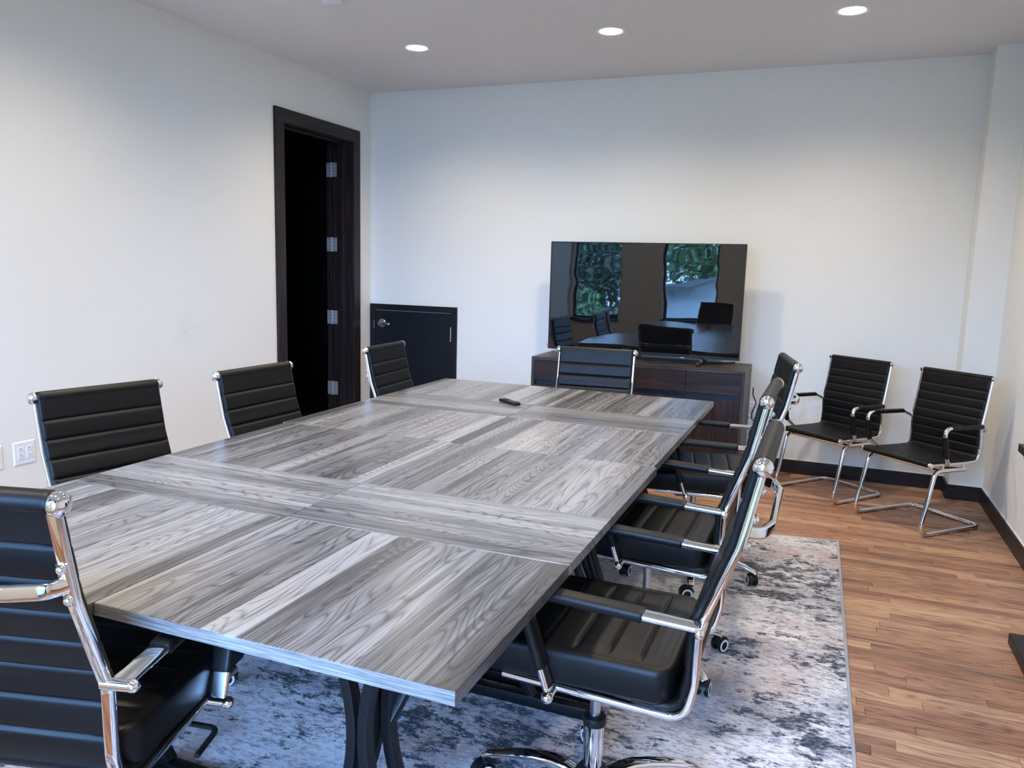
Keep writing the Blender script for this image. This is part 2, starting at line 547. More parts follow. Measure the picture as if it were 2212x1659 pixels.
# ================================================================== ROOM SHELL
T = 0.19
def wall_with_holes(mb, axis, c0, c1, a0, a1, z0, z1, holes):
    """wall slab from c0..c1 (thickness axis) spanning a0..a1, rectangular holes (h0,h1,k0,k1)"""
    xs = sorted({a0, a1, *[h for q in holes for h in q[:2]]})
    for i in range(len(xs) - 1):
        p, q = xs[i], xs[i + 1]
        segs = [(z0, z1)]
        for h0, h1, k0, k1 in holes:
            if h0 <= p and q <= h1:
                segs = [(z0, k0), (k1, z1)]
        for s0, s1 in segs:
            if s1 - s0 > 1e-4:
                if axis == 'X':
                    mb.box(c0, c1, p, q, s0, s1)
                else:
                    mb.box(p, q, c0, c1, s0, s1)
DOOR_Y0, DOOR_Y1, DOOR_Z = 4.812, 5.735, 2.440
mb = MB(); wall_with_holes(mb, 'X', XL - T, XL, YF - 0.19, YB + 0.15, -0.02, ZC + 0.02, [(DOOR_Y0, DOOR_Y1, -0.02, DOOR_Z)])
struct(mb.build('wall_left', M['wall_marked'], smooth=0), 'long off-white painted wall with the dark doorway', 'wall')
mb = MB(); wall_with_holes(mb, 'Y', YB, YB + 0.15, XL, XR + 0.15, -0.02, ZC + 0.02, [])
struct(mb.build('wall_back', M['wall'], smooth=0), 'off-white painted wall behind the television', 'wall')
mb = MB(); mb.box(XR, XR + 0.15, YF - 0.19, YB, -0.02, ZC + 0.02)
struct(mb.build('wall_right', M['wall'], smooth=0), 'off-white painted wall along the right of the wooden floor', 'wall')
mb = MB(); mb.box(0.842, XR, 5.795, YB, -0.02, ZC + 0.02)
struct(mb.build('wall_corner', M['wall'], smooth=0), 'shallow off-white boxed-out corner beside the guest chairs', 'wall')
mb = MB(); wall_with_holes(mb, 'Y', YF - 0.19, YF, XL, XR, -0.02, ZC + 0.02, [(x - w / 2, x + w / 2, z_, WIN_Z1) for x, w, z_ in WINDOWS])
struct(mb.build('wall_front', M['wall'], smooth=0), 'off-white window wall behind the camera', 'wall')
mb = MB(); mb.box(XL - T, XR + 0.15, YF - 0.19, YB + 0.15, ZC, ZC + 0.15)
struct(mb.build('ceiling', M['ceil'], smooth=0), 'flat grey-white ceiling with recessed lights', 'ceiling')

# ---- floor: subfloor + individual strips
floor = MB().box(XL - T, XR + 0.15, YF - 0.19, YB + 0.15, -0.06, -0.018).build('floor', M['esp_x'], smooth=0)
struct(floor, 'reddish brown oak strip floor', 'floor')
PW = 0.058
def plank_mb(mb, x0, x1, y0, y1):
    g, c = 0.0004, 0.0012
    x0 += g; x1 -= g; y0 += g; y1 -= g
    mb.add([(x0, y0, -0.018), (x1, y0, -0.018), (x1, y1, -0.018), (x0, y1, -0.018),
            (x0, y0, -c), (x1, y0, -c), (x1, y1, -c), (x0, y1, -c),
            (x0 + c, y0 + c, 0), (x1 - c, y0 + c, 0), (x1 - c, y1 - c, 0), (x0 + c, y1 - c, 0)],
           [(0, 1, 5, 4), (1, 2, 6, 5), (2, 3, 7, 6), (3, 0, 4, 7), (4, 5, 9, 8), (5, 6, 10, 9), (6, 7, 11, 10), (7, 4, 8, 11), (8, 9, 10, 11)])
rest = MB()
rng = random.Random(3)
n_plank = 0
y = YB
row = 0
while y > YF:
    y0 = max(YF, y - PW)
    x = XR + rng.uniform(0.0, 0.9)
    while x > XL:
        L = rng.choice((0.35, 0.5, 0.62, 0.75, 0.9, 1.1, 1.3)) * rng.uniform(0.9, 1.1)
        a, b = max(XL, x - L), min(XR, x)
        if b - a > 0.02:
            seen = b > 0.12 and y > 1.75 or (b > -0.75 and y > 4.35)
            if seen and n_plank < 298:
                q = MB(); plank_mb(q, a, b, y0, y)
                q.build('plank', M['oak'], floor, smooth=0)
                n_plank += 1
            else:
                plank_mb(rest, a, b, y0, y)
        x -= L
    y -= PW
    row += 1
rest.build('plank_field', M['oak'], floor, smooth=0, kind='stuff')

# ---- baseboards
def base(name, x0, x1, y0, y1, m, label):
    b = MB().cbox(x0, x1, y0, y1, 0.0, 0.098, 0.002).build(name, m, smooth=0)
    struct(b, label, 'baseboard')
    return b
b1 = base('baseboard_back', -2.89, 0.842, YB - 0.014, YB, M['esp_x'], 'dark espresso baseboard under the back wall')
base('baseboard_corner', 0.828, XR, 5.781, 5.795, M['esp_x'], 'dark espresso baseboard round the boxed-out corner')
base('baseboard_corner_side', 0.828, 0.842, 5.795, YB - 0.014, M['esp_y'], 'short dark baseboard on the side of the corner')
base('baseboard_right', XR - 0.014, XR, YF, 5.781, M['esp_y'], 'dark espresso baseboard along the right wall')
base('baseboard_left', XL, XL + 0.014, YF, DOOR_Y0 - 0.09, M['esp_y'], 'dark espresso baseboard along the left wall')
for nm, bx in (('back', (-2.89, 0.842, YB - 0.006, YB)), ('corner', (0.836, XR, 5.789, 5.795)), ('right', (XR - 0.006, XR, YF, 5.79))):
    c = MB().box(bx[0], bx[1], bx[2], bx[3], 0.098, 0.101).build('trim_' + nm, M['caulk'], smooth=0)
    struct(c, 'thin white caulk line above the %s baseboard' % nm, 'trim')

# ---- doorway in the left wall
d1 = thing('door_1', 'tall dark espresso doorway in the left wall, door swung away', 'door', (0, 0, 0))
d1['kind'] = 'structure'
cw, ct = 0.097, 0.02
MB().cbox(XL, XL + ct, DOOR_Y0 - cw + 0.012, DOOR_Y0 + 0.012, 0, DOOR_Z - 0.012, 0.0015).build('casing', M['esp_z'], d1, smooth=0)
MB().cbox(XL, XL + ct, DOOR_Y1 - 0.012, DOOR_Y1 + cw - 0.012, 0, DOOR_Z - 0.012, 0.0015).build('casing', M['esp_z'], d1, smooth=0)
MB().cbox(XL, XL + ct, DOOR_Y0 - cw + 0.012, DOOR_Y1 + cw - 0.012, DOOR_Z - 0.012, DOOR_Z + cw - 0.012, 0.0015).build('casing', M['esp_y'], d1, smooth=0)
JT = 0.018
MB().box(XL - T, XL + 0.001, DOOR_Y0, DOOR_Y0 + JT, 0, DOOR_Z).build('jamb', M['esp_z'], d1, smooth=0)
MB().box(XL - T, XL + 0.001, DOOR_Y1 - JT, DOOR_Y1, 0, DOOR_Z).build('jamb', M['esp_z'], d1, smooth=0)
MB().box(XL - T, XL + 0.001, DOOR_Y0 + JT, DOOR_Y1 - JT, DOOR_Z - JT, DOOR_Z).build('jamb', M['esp_y'], d1, smooth=0)
sx0, sx1 = XL - 0.115, XL - 0.075
MB().cbox(sx0, sx1, DOOR_Y1 - JT - 0.012, DOOR_Y1 - JT, 0, DOOR_Z - JT, 0.002).build('door_stop', M['esp_z'], d1, smooth=0)
MB().cbox(sx0, sx1, DOOR_Y0 + JT, DOOR_Y0 + JT + 0.012, 0, DOOR_Z - JT, 0.002).build('door_stop', M['esp_z'], d1, smooth=0)
MB().cbox(sx0, sx1, DOOR_Y0 + JT, DOOR_Y1 - JT, DOOR_Z - JT - 0.012, DOOR_Z - JT, 0.002).build('door_stop', M['esp_y'], d1, smooth=0)
HX = XL - T - 0.006
leaf = MB().cbox(HX - 0.05, HX - 0.006, DOOR_Y1 - JT, DOOR_Y1 - JT + 0.88, 0.012, DOOR_Z - JT - 0.004, 0.002).build('door_leaf', M['esp_z'], d1, smooth=0)
for hz in (2.205, 1.59, 0.975, 0.36):
    q = MB()
    yf = DOOR_Y1 - JT
    q.box(HX + 0.004, HX + 0.052, yf - 0.003, yf, hz - 0.057, hz + 0.057)
    q.box(HX - 0.05, HX - 0.004, yf - 0.003, yf, hz - 0.057, hz + 0.057)
    q.cyl((HX, yf - 0.006, hz), 0.0065, 0.122, seg=10)
    q.mat(1)
    for sx in (0.018, 0.04, -0.018, -0.04):
        for k, dz in enumerate((-0.042, -0.014, 0.014, 0.042)):
            xx = HX + sx + (0.006 if k % 2 else -0.004)
            q.cyl((xx, yf - 0.0032, hz + dz), 0.0035, 0.0015, 'Y', 8)
    q.build('hinge', [M['hinge'], M['slot']], d1)

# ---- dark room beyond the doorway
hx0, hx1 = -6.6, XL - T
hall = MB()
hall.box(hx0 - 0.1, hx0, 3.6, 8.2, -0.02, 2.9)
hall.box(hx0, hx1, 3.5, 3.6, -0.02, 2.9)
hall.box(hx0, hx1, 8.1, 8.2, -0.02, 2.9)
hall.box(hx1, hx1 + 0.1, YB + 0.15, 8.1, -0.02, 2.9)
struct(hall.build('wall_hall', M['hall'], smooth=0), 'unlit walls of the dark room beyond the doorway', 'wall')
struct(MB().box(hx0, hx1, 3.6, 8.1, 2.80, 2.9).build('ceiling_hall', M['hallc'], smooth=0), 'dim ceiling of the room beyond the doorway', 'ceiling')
struct(MB().box(hx0, hx1, 3.6, 8.1, -0.06, 0.0).build('floor_hall', M['hall'], smooth=0), 'unlit floor beyond the doorway, painted dark', 'floor')

# ---- low access door in the back wall
d2 = thing('door_2', 'low navy-black access door with silver lever in the back wall', 'door', (0, 0, 0))
d2['kind'] = 'structure'
ax0, ax1, az = XL + 0.004, -2.893, 1.092
fw = 0.052
MB().cbox(ax0, ax0 + fw, YB - 0.018, YB, 0.0, az - fw, 0.002).build('door_frame', M['accf'], d2, smooth=0)
MB().cbox(ax1 - fw, ax1, YB - 0.018, YB, 0.0, az - fw, 0.002).build('door_frame', M['accf'], d2, smooth=0)
MB().cbox(ax0, ax1, YB - 0.018, YB, az - fw, az, 0.002).build('door_frame', M['accf'], d2, smooth=0)
MB().cbox(ax0 + fw + 0.004, ax1 - fw - 0.004, YB - 0.012, YB, 0.012, az - fw - 0.004, 0.002).build('door_panel', M['acc'], d2, smooth=0)
q = MB()
lx, lz = -3.615, 0.925
q.cyl((lx, YB - 0.02, lz), 0.036, 0.016, 'Y', 28, 0.004)
q.cyl((lx, YB - 0.045, lz), 0.012, 0.05, 'Y', 16)
q.cbox(lx - 0.012, lx + 0.105, YB - 0.075, YB - 0.058, lz - 0.014, lz + 0.008, 0.004)
q.build('lever_handle', M['steel'], d2)
q = MB(); hz = 0.86
for k in range(5):
    q.cyl((ax1 - fw - 0.002, YB - 0.017, hz - 0.05 + k * 0.025), 0.007, 0.023, seg=12, bev=0.001)
q.build('hinge', M['steel'], d2)
MB().box(ax0 + fw - 0.012, ax0 + fw - 0.008, YB - 0.0195, YB - 0.017, 0.88, 0.95).build('strike_plate', M['steel'], d2, smooth=0)

# ---- windows behind the camera
for i, (wx, ww, WIN_Z0) in enumerate(WINDOWS):
    w = thing('window_%d' % (i + 1), 'tall black-framed window behind the camera, %s of three' % ('first from the left wall', 'middle one', 'unseen, added to light the rug, last')[i], 'window')
    w['kind'] = 'structure'
    x0, x1, yy = wx - ww / 2, wx + ww / 2, YF - 0.158
    fr = MB(); t_ = 0.038
    fr.box(x0, x0 + t_, yy - 0.03, yy + 0.03, WIN_Z0, WIN_Z1)
    fr.box(x1 - t_, x1, yy - 0.03, yy + 0.03, WIN_Z0, WIN_Z1)
    fr.box(x0 + t_, x1 - t_, yy - 0.03, yy + 0.03, WIN_Z0, WIN_Z0 + t_)
    fr.box(x0 + t_, x1 - t_, yy - 0.03, yy + 0.03, WIN_Z1 - t_, WIN_Z1)
    fr.build('window_frame', M['winframe'], w, smooth=0)
    MB().box(x0 + t_, x1 - t_, yy - 0.003, yy + 0.003, WIN_Z0 + t_, WIN_Z1 - t_).build('pane', M['glass'], w, smooth=0)
    MB().cbox(x0 - 0.02, x1 + 0.02, YF - 0.10, YF + 0.03, WIN_Z0 - 0.03, WIN_Z0, 0.003).build('window_sill', M['winframe'], w, smooth=0)

# ---- outdoors seen through those windows
struct(MB().box(-30, 25, -40, YF - 0.19, -0.6, -0.5).build('ground', M['grass'], smooth=0), 'lawn outside the windows', 'ground')
def tree(label, cx, cy, rx, rz, z0, n, m, seed, leafsize=0.13):
    g = random.Random(seed)
    t = thing('tree', label, 'tree', (cx, cy, -0.5))
    q = MB()
    for i in range(n):
        th = g.uniform(0, 2 * PI); ph = math.acos(g.uniform(-1, 1)); rr = g.uniform(0.55, 1.0) * (1 + 0.18 * math.sin(3 * th + seed) * math.sin(2 * ph))
        p = Vector((rx * rr * math.sin(ph) * math.cos(th), rx * 0.8 * rr * math.sin(ph) * math.sin(th), z0 + rz + rz * rr * math.cos(ph)))
        u = Vector((g.uniform(-1, 1), g.uniform(-1, 1), g.uniform(-1.2, 0.2))).normalized() * leafsize * g.uniform(0.6, 1.5)
        w = u.cross(Vector((g.uniform(-1, 1), g.uniform(-1, 1), g.uniform(-1, 1)))).normalized() * leafsize * 0.4
        q.add([p - u, p + w, p + u, p - w], [(0, 1, 2, 3)])
    q.build('foliage', m, t, smooth=0, kind='stuff')
    MB().tube([(0, 0, 0), (0.05, 0, z0 + rz)], 0.14, 8).build('trunk', M['bark'], t)
tree('dark conifer outside the first window', -10.5, -9.0, 3.0, 1.55, 0.2, 15000, M['leaf1'], 1, 0.11)
tree('bright bushy shrub outside the first window', -6.6, -6.2, 1.7, 0.80, 0.0, 12000, M['leaf2'], 2, 0.07)
tree('tall pine outside the middle window', -8.4, -13.0, 3.3, 1.9, 0.2, 15000, M['leaf1'], 3, 0.12)
tree('green tree behind the pale house', -2.4, -21.5, 5.2, 3.0, 0.2, 15000, M['leaf2'], 4, 0.15)
hs = thing('house', 'pale sided house with a sloping grey roof outside the windows', 'house', (-2.3, -8.0, -0.5))
q = MB()
q.add([(-2.2, 0, 0), (2.6, 0, 0), (2.6, 0, 2.4), (-2.2, 0, 1.25), (-2.2, -3, 0), (2.6, -3, 0), (2.6, -3, 2.4), (-2.2, -3, 1.25)],
      [(0, 1, 2, 3), (4, 7, 6, 5), (0, 3, 7, 4), (1, 5, 6, 2), (0, 4, 5, 1), (3, 2, 6, 7)])
for k in range(12):
    x = -2.0 + k * 0.4
    q.box(x, x + 0.03, 0.0, 0.02, 0, 1.27 + (x + 2.2) * 0.24)
q.build('siding', M['siding'], hs, smooth=0)
q = MB(); q.sweep([(-2.5, -1.4, 1.24), (2.8, -1.4, 2.51)], [(0.06, 1.8), (0.06, -1.8), (-0.06, -1.8), (-0.06, 1.8)], up=(0, 0, 1)); q.build('roof', M['shingle'], hs, smooth=0)

# ================================================================== LIGHTS
def downlight(x, y, label):
    t = thing('recessed_light', label, 'ceiling light', (x, y, ZC), 0, 'recessed ceiling lights')
    MB().lathe([(0.068, -0.001), (0.085, -0.004), (0.088, -0.001), (0.088, 0.0), (0.068, 0.0)], seg=32, ring=True).build('trim_ring', M['white_plastic'], t)
    MB().lathe([(0.001, -0.0035), (0.04, -0.0033), (0.069, -0.0012)], seg=32).build('lens', M['lens'], t)
    l = bpy.data.lights.new('downlight_beam', 'SPOT')
    l.energy = SPOT_W; l.color = SPOT_COL
    l.spot_size = R(150); l.spot_blend = 1.0; l.shadow_soft_size = 0.07
    o = bpy.data.objects.new('downlight_beam', l)
    COL.objects.link(o); o.parent = t; o.location = (0, 0, -0.012)
for y_, rowlab in ((4.86, 'far row'), (2.75, 'middle row'), (0.65, 'row above the camera')):
    for x_, cl in ((-2.67, 'nearest the left wall'), (-1.345, 'second from the left wall'), (0.0, 'unseen, added to light the rug, last')):
        downlight(x_, y_, 'round lit recessed ceiling light, %s, %s' % (rowlab, cl))
t = thing('smoke_detector', 'round white smoke detector on the ceiling at the top edge', 'smoke detector', (-2.636, 3.845, ZC))
MB().lathe([(0.001, -0.035), (0.04, -0.035), (0.058, -0.024), (0.062, -0.006), (0.07, -0.006), (0.07, 0.0), (0.001, 0.0)], seg=28).build('housing', M['white_plastic'], t)
MB().lathe([(0.001, -0.038), (0.006, -0.038), (0.008, -0.034), (0.001, -0.033)], (0.03, 0, 0), seg=10).build('test_button', M['ring'], t)

# ================================================================== RUG
q = MB()
outline = [(0.158, 4.518), (-0.06, 4.495), (-0.288, 4.455), (-0.60, 4.47), (-1.1, 4.52), (-2.86, 4.54), (-2.88, 0.25), (0.212, 0.22), (0.186, 2.369)]
n = len(outline)
q.add([(x, y, 0.0) for x, y in outline] + [(x, y, 0.007) for x, y in outline],
      [tuple(range(n, 2 * n)), tuple(reversed(range(n)))] + [(i, (i + 1) % n, n + (i + 1) % n, n + i) for i in range(n)])
rug = q.build('area_rug', M['rug'], smooth=0)
tag(rug, 'distressed grey, white and navy area rug under the table', 'rug')
path = [(x, y, 0.0055) for x, y in outline] + [(outline[0][0], outline[0][1], 0.0055)]
MB().sweep(path, circ(0.0055, 0.007, 8), up=(0, 0, 1)).build('edge_binding', M['binding'], rug)
RZ = 0.007

# ================================================================== TABLES
TT, TH = 0.75, 0.028
def table(label, x0, x1, y0, y1, cuts, strip_right, sm='strip'):
    cx, cy = (x0 + x1) / 2, (y0 + y1) / 2
    t = thing('conference_table', label, 'table', (cx, cy, RZ), 0, 'conference tables pushed together')
    hw = (x1 - x0) / 2
    z0, z1 = TT - TH - RZ, TT - RZ
    ys = [y0 - cy, cuts[0] - cy, cuts[1] - cy, y1 - cy]
    sw = 0.058
    for i in range(3):
        a, b = ys[i] + 0.0004, ys[i + 1] - 0.0004
        q = MB()
        if i == 1:
            q.cbox(-hw, hw, a, b, z0, z1, 0.0012)
            # faces: top cross-grain, edges banding
        else:
            s0, s1 = (hw - sw, hw) if strip_right else (-hw, -hw + sw)
            m0, m1 = (-hw, hw - sw) if strip_right else (-hw + sw, hw)
            q.cbox(m0, m1, a, b, z0, z1, 0.0008)
            q.mat(1).cbox(s0, s1, a, b, z0, z1, 0.0008)
        o = q.build('tabletop_panel' if i != 1 else 'tabletop_band', [M['wx']] if i == 1 else [M['wy'], M[sm]], t, smooth=0)
    # edge banding on the two short ends
    for s_, yy in ((-1, ys[0]), (1, ys[3])):
        MB().box(-hw + 0.001, hw - 0.001, yy + (-0.0012 if s_ < 0 else 0.0), yy + (0.0 if s_ < 0 else 0.0012), z0 + 0.001, z1 - 0.001).build('edge_band', M['edge'], t, smooth=0)
    # hourglass steel legs: two frames per trestle, two trestles
    zt = z0 - 0.004
    for s_ in (-1, 1):
        ty = s_ * 0.425
        for k in (-1, 1):
            q = MB()
            yy = ty + k * 0.052
            for sd in (-1, 1):
                pts = []
                for j in range(15):
                    z = 0.035 + (zt - 0.03 - 0.035) * j / 14
                    u = (z - 0.36) / 0.36
                    pts.append((sd * (0.0145 + 0.135 * u * u), yy, z))
                q.sweep(pts, rrect(0.026, 0.036, 0.003, 2), up=(1, 0, 0))
            q.cbox(-0.335, 0.335, yy - 0.019, yy + 0.019, 0.0, 0.038, 0.003)
            q.cbox(-0.30, 0.30, yy - 0.019, yy + 0.019, zt - 0.03, zt, 0.003)
            q.build('leg_frame', M['black_metal'], t)
        MB().sweep([(0.018, ty - s_ * 0.052, 0.34), (0.15, ty - s_ * 0.24, zt - 0.012)], rrect(0.026, 0.03, 0.003, 2), up=(1, 0, 0)).build('brace', M['black_metal'], t)
    q = MB()
    q.cbox(-0.12, -0.08, -0.40, 0.40, zt - 0.026, zt, 0.003); q.cbox(0.08, 0.12, -0.40, 0.40, zt - 0.026, zt, 0.003)
    q.build('underframe', M['black_metal'], t)
    return t
XS, XSF = -1.3385, -1.352
table('grey wood table nearest the camera on the right, long seam on its left', XS + 0.0012, -0.520, 1.099, 2.748, (1.714, 2.100), True)
table('grey wood table nearest the camera on the left, behind the big near chair', -2.148, XS - 0.0012, 1.080, 2.760, (1.706, 2.096), True, 'wy')
table('grey wood table at the far right, short edge toward the television', XSF + 0.0012, -0.531, 2.752, 4.342, (3.365, 3.726), False)
table('grey wood table at the far left, with the remote on it', -2.164, XSF - 0.0012, 2.764, 4.347, (3.372, 3.733), False)

# ================================================================== CHAIR PIECES
def ribbed_sheet(mb, path, half_w, seams, thick=0.018, bulge=0.0025, depth=0.0050, edge_r=0.012, off=0.0):
    """padded ribbed panel following a side path (y,z); seams are arc lengths of stitched grooves"""
    pts = resample([(0, p[0], p[1]) for p in path], 0.0035)
    ext = sorted([0.0] + list(seams) + [pts[-1][0]])
    xs = [-half_w, -half_w + 0.003, -half_w + 0.009] + [-half_w + 0.02 + (2 * half_w - 0.04) * i / 14 for i in range(15)] + [half_w - 0.009, half_w - 0.003, half_w]
    front, back = [], []
    for i, (d, p) in enumerate(pts):
        a = pts[max(0, i - 1)][1]; b = pts[min(len(pts) - 1, i + 1)][1]
        tn = (b - a).normalized()
        nr = Vector((0, -tn.z, tn.y))           # normal to the path
        rib = 0.0
        for e0, e1 in zip(ext[:-1], ext[1:]):
            if e0 <= d <= e1 and e1 > e0:
                u = (d - e0) / (e1 - e0)
                w_ = min(u, 1 - u) * (e1 - e0)
                rib = 0.80 * (1 - math.exp(-(w_ / 0.0042) ** 1.5)) + 0.20 * (1 - abs(2 * u - 1) ** 2)
        fr, bk = [], []
        for x in xs:
            e = (half_w - abs(x)) / edge_r
            ef = math.sqrt(max(0.0, 1 - (1 - min(1, e)) ** 2))
            h = (thick / 2 - depth * (1 - rib) * min(1.0, e)) * (0.35 + 0.65 * ef) + bulge * rib * ef
            fr.append(p + nr * (off + h) + Vector((x, 0, 0)))
            bk.append(p + nr * (off - h) + Vector((x, 0, 0)))
        front.append(fr); back.append(bk)
    rows = [f + list(reversed(b)) for f, b in zip(front, back)]
    mb.grid(rows, close_u=True)
    k = len(rows[0])
    for r_ in (rows[0], rows[-1]):
        m_ = k // 2
        mb.grid([r_[:m_], list(reversed(r_[m_:]))])

def cushion(mb, hw, y0, y1, zt, zb, seams, corner=0.05, edge=0.018, rib=0.006):
    """seat pad with rounded corners, ribbed top and a stitched border"""
    hd, cy = (y1 - y0) / 2, (y0 + y1) / 2
    def us(n):
        return sorted(set([-1, -0.985, -0.955, -0.915, -0.89] + [-0.86 + 1.72 * i / n for i in range(n + 1)] + [0.89, 0.915, 0.955, 0.985, 1]))
    U, V = us(14), us(90)
    H = (zt - zb)
    def xy(u, v):
        x, y = u * hw, v * hd
        ex, ey = abs(x) - (hw - corner), abs(y) - (hd - corner)
        if ex > 0 and ey > 0:
            m_ = max(ex, ey); L = math.hypot(ex, ey)
            ex, ey = ex / L * m_, ey / L * m_
            x = math.copysign(hw - corner + ex, x); y = math.copysign(hd - corner + ey, y)
        return x, y
    top, bot = [], []
    for v in V:
        tr, br = [], []
        for u in U:
            x, y = xy(u, v)
            e = min((1 - abs(u)) * hw, (1 - abs(v)) * hd)
            k = min(1, e / edge)
            rd = edge * (1 - math.sqrt(max(0, 1 - (1 - k) ** 2)))
            g = 0.0
            inn = min(1, max(0, (e - 0.030) / 0.010))
            for s_ in seams:
                g = max(g, math.exp(-((y - s_) / 0.0042) ** 2))
            pil = 0.0
            ss = [y0 + 0.03] + list(seams) + [y1 - 0.03]
            for a, b in zip(ss[:-1], ss[1:]):
                if a <= y <= b:
                    w_ = (y - a) / (b - a); pil = 1 - abs(2 * w_ - 1) ** 2.5
            st = math.exp(-((e - 0.024) / 0.004) ** 2) * 0.0035
            z = zt - rd - g * 0.0055 * inn + pil * rib * 0.5 * inn * (1 - abs(u) ** 4) - st
            tr.append(Vector((x, cy + y, z)))
            br.append(Vector((x, cy + y, zb + rd * 0.6)))
        top.append(tr); bot.append(br)
    mb.grid(top); mb.grid([list(reversed(r_)) for r_ in bot])
    nU, nV = len(U), len(V)
    loop = [(0, j) for j in range(nU)] + [(i, nU - 1) for i in range(1, nV)] + [(nV - 1, j) for j in range(nU - 2, -1, -1)] + [(i, 0) for i in range(nV - 2, 0, -1)]
    mb.grid([[top[i][j] for i, j in loop], [bot[i][j] for i, j in loop]], close_u=True)

# ------------------------------------------------------------------ office chair (origin: column on the floor, faces +Y)
FX = 0.226
PROF = [(-0.393, 1.044), (-0.375, 0.955), (-0.356, 0.866), (-0.320, 0.767), (-0.283, 0.668), (-0.281, 0.535), (-0.262, 0.448), (-0.105, 0.4535), (0.175, 0.4635)]
PRAD = [0, 0, 0.12, 0, 0.07, 0.10, 0.085, 0.4, 0]
def office_chair(label):
    t = thing('office_chair', label, 'chair', (0, 0, 0), 0, 'black ribbed office chairs round the table')
    side = fillet([(0, a, b) for a, b in PROF], PRAD, 7)
    for sx in (-1, 1):
        o = MB().sweep([p + Vector((sx * FX, 0, 0)) for p in side], rrect(0.024, 0.017, 0.006, 3), up=(1, 0, 0)).build('side_frame', M['chrome'], t)
        c = MB().lathe([(0.012, -0.004), (0.0205, -0.003), (0.0215, 0.002), (0.021, 0.009), (0.017, 0.0165), (0.009, 0.0205), (0.001, 0.0215)] if sx > 0 else
                       [(0.001, -0.0215), (0.009, -0.0205), (0.017, -0.0165), (0.021, -0.009), (0.0215, -0.002), (0.0205, 0.003), (0.012, 0.004)], (sx * 0.231, -0.391, 1.046), 'X', 20)
        c.build('end_cap', M['chrome'], o)
    # padded back: runs from under the roll to below the seat, in front of the frame
    bp = [(0, -0.388 + 0.011 * math.cos(R(g)), 1.046 + 0.011 * math.sin(R(g))) for g in range(255, -1, -15)] + fillet([(0, a, b) for a, b in [(-0.377, 1.04)] + [(p[0] + 0.016, p[1] + (0.014 if i > 5 else 0.003)) for i, p in enumerate(PROF) if 0 < i < 7] + [(-0.14, 0.468)]], [0, 0, .12, 0, .07, .1, .085, 0], 7)
    bp = [(p[1], p[2]) for p in bp]
    L = resample([(0, a, b) for a, b in bp], 0.01)[-1][0]
    seams, s_ = [], 0.131
    while s_ < L - 0.05:
        seams.append(s_); s_ += 0.0695
    q = MB(); ribbed_sheet(q, bp, 0.228, seams)
    back = q.build('backrest', M['leather'], t, smooth=60)
    # curved bar bolted across the back
    q = MB()
    bar = fillet([(-FX, -0.370, 0.902), (-FX + 0.015, -0.396, 0.899), (-FX + 0.08, -0.413, 0.897), (FX - 0.08, -0.413, 0.897), (FX - 0.015, -0.396, 0.899), (FX, -0.370, 0.902)], 0.05, 6)
    q.sweep(bar, rrect(0.030, 0.016, 0.007, 3), up=(0, 0, 1))
    for sx in (-1, 1):
        q.sweep([(sx * FX, -0.3645, 0.864), (sx * FX, -0.3810, 0.942)], rrect(0.020, 0.005, 0.002, 2), up=(1, 0, 0))
        q.ball((sx * FX, -0.3685, 0.873), 0.0095, 12); q.ball((sx * FX, -0.3815, 0.932), 0.0095, 12)
    q.build('back_bar', M['chrome'], t)
    # seat cushion
    q = MB(); cushion(q, 0.232, -0.235, 0.262, 0.553, 0.464, [-0.165 + 0.0 + 0.078 * k for k in range(5)])
    q.build('seat', M['leather'], t, smooth=50)
    # arms
    for sx in (-1, 1):
        ax = sx * 0.2545
        ap = fillet([(ax, -0.292, 0.684), (ax, 0.045, 0.698), (ax, 0.128, 0.693), (ax, 0.046, 0.454)], [0, 0, 0.06, 0], 8)
        q = MB(); q.sweep(ap, rrect(0.041, 0.016, 0.007, 3), up=(1, 0, 0))
        q.cyl((sx * 0.250, -0.290, 0.682), 0.0115, 0.062, 'X', 14, 0.002)
        q.ball((sx * 0.280, -0.290, 0.682), 0.0125, 14)
        q.cyl((sx * 0.250, 0.044, 0.456), 0.0105, 0.06, 'X', 14, 0.002)
        q.ball((sx * 0.280, 0.044, 0.456), 0.0145, 14)
        arm = q.build('armrest', M['chrome'], t)
        sub = [p for p in resample(ap, 0.006)]
        sl = [p for d, p in sub if p.y > -0.168 and not (p.z < 0.515)]
        q = MB(); q.sweep(sl, rrect(0.048, 0.026, 0.011, 4), up=(1, 0, 0), scale=[0.9] + [1.0] * (len(sl) - 2) + [0.92])
        q.cyl((ax, -0.155, 0.676), 0.004, 0.012, 'Z', 8)
        q.build('armrest_sleeve', M['sleeve'], arm)
    # mechanism, lever, cross rails
    q = MB()
    q.cbox(-0.075, 0.075, -0.12, 0.11, 0.405, 0.445, 0.006)
    q.cbox(-0.215, 0.215, -0.095, -0.06, 0.440, 0.462, 0.004); q.cbox(-0.215, 0.215, 0.055, 0.09, 0.440, 0.464, 0.004)
    q.build('tilt_mechanism', M['black_metal'], t)
    MB().tube(fillet([(0.05, 0.03, 0.415), (0.19, 0.03, 0.405), (0.262, 0.03, 0.40), (0.262, -0.06, 0.392)], 0.02, 5), 0.0065, 10).build('height_lever', M['black_plastic'], t)
    q = MB(); q.cyl((0, 0, 0.33), 0.0145, 0.17, seg=18)
    q.build('gas_piston', M['steel'], t)
    q = MB(); q.lathe([(0.026, 0.10), (0.026, 0.245)], seg=24)
    q.mat(1).lathe([(0.0255, 0.244), (0.031, 0.246), (0.0325, 0.258), (0.030, 0.268), (0.018, 0.272)], seg=24)
    q.build('gas_shroud', [M['chrome'], M['black_plastic']], t)
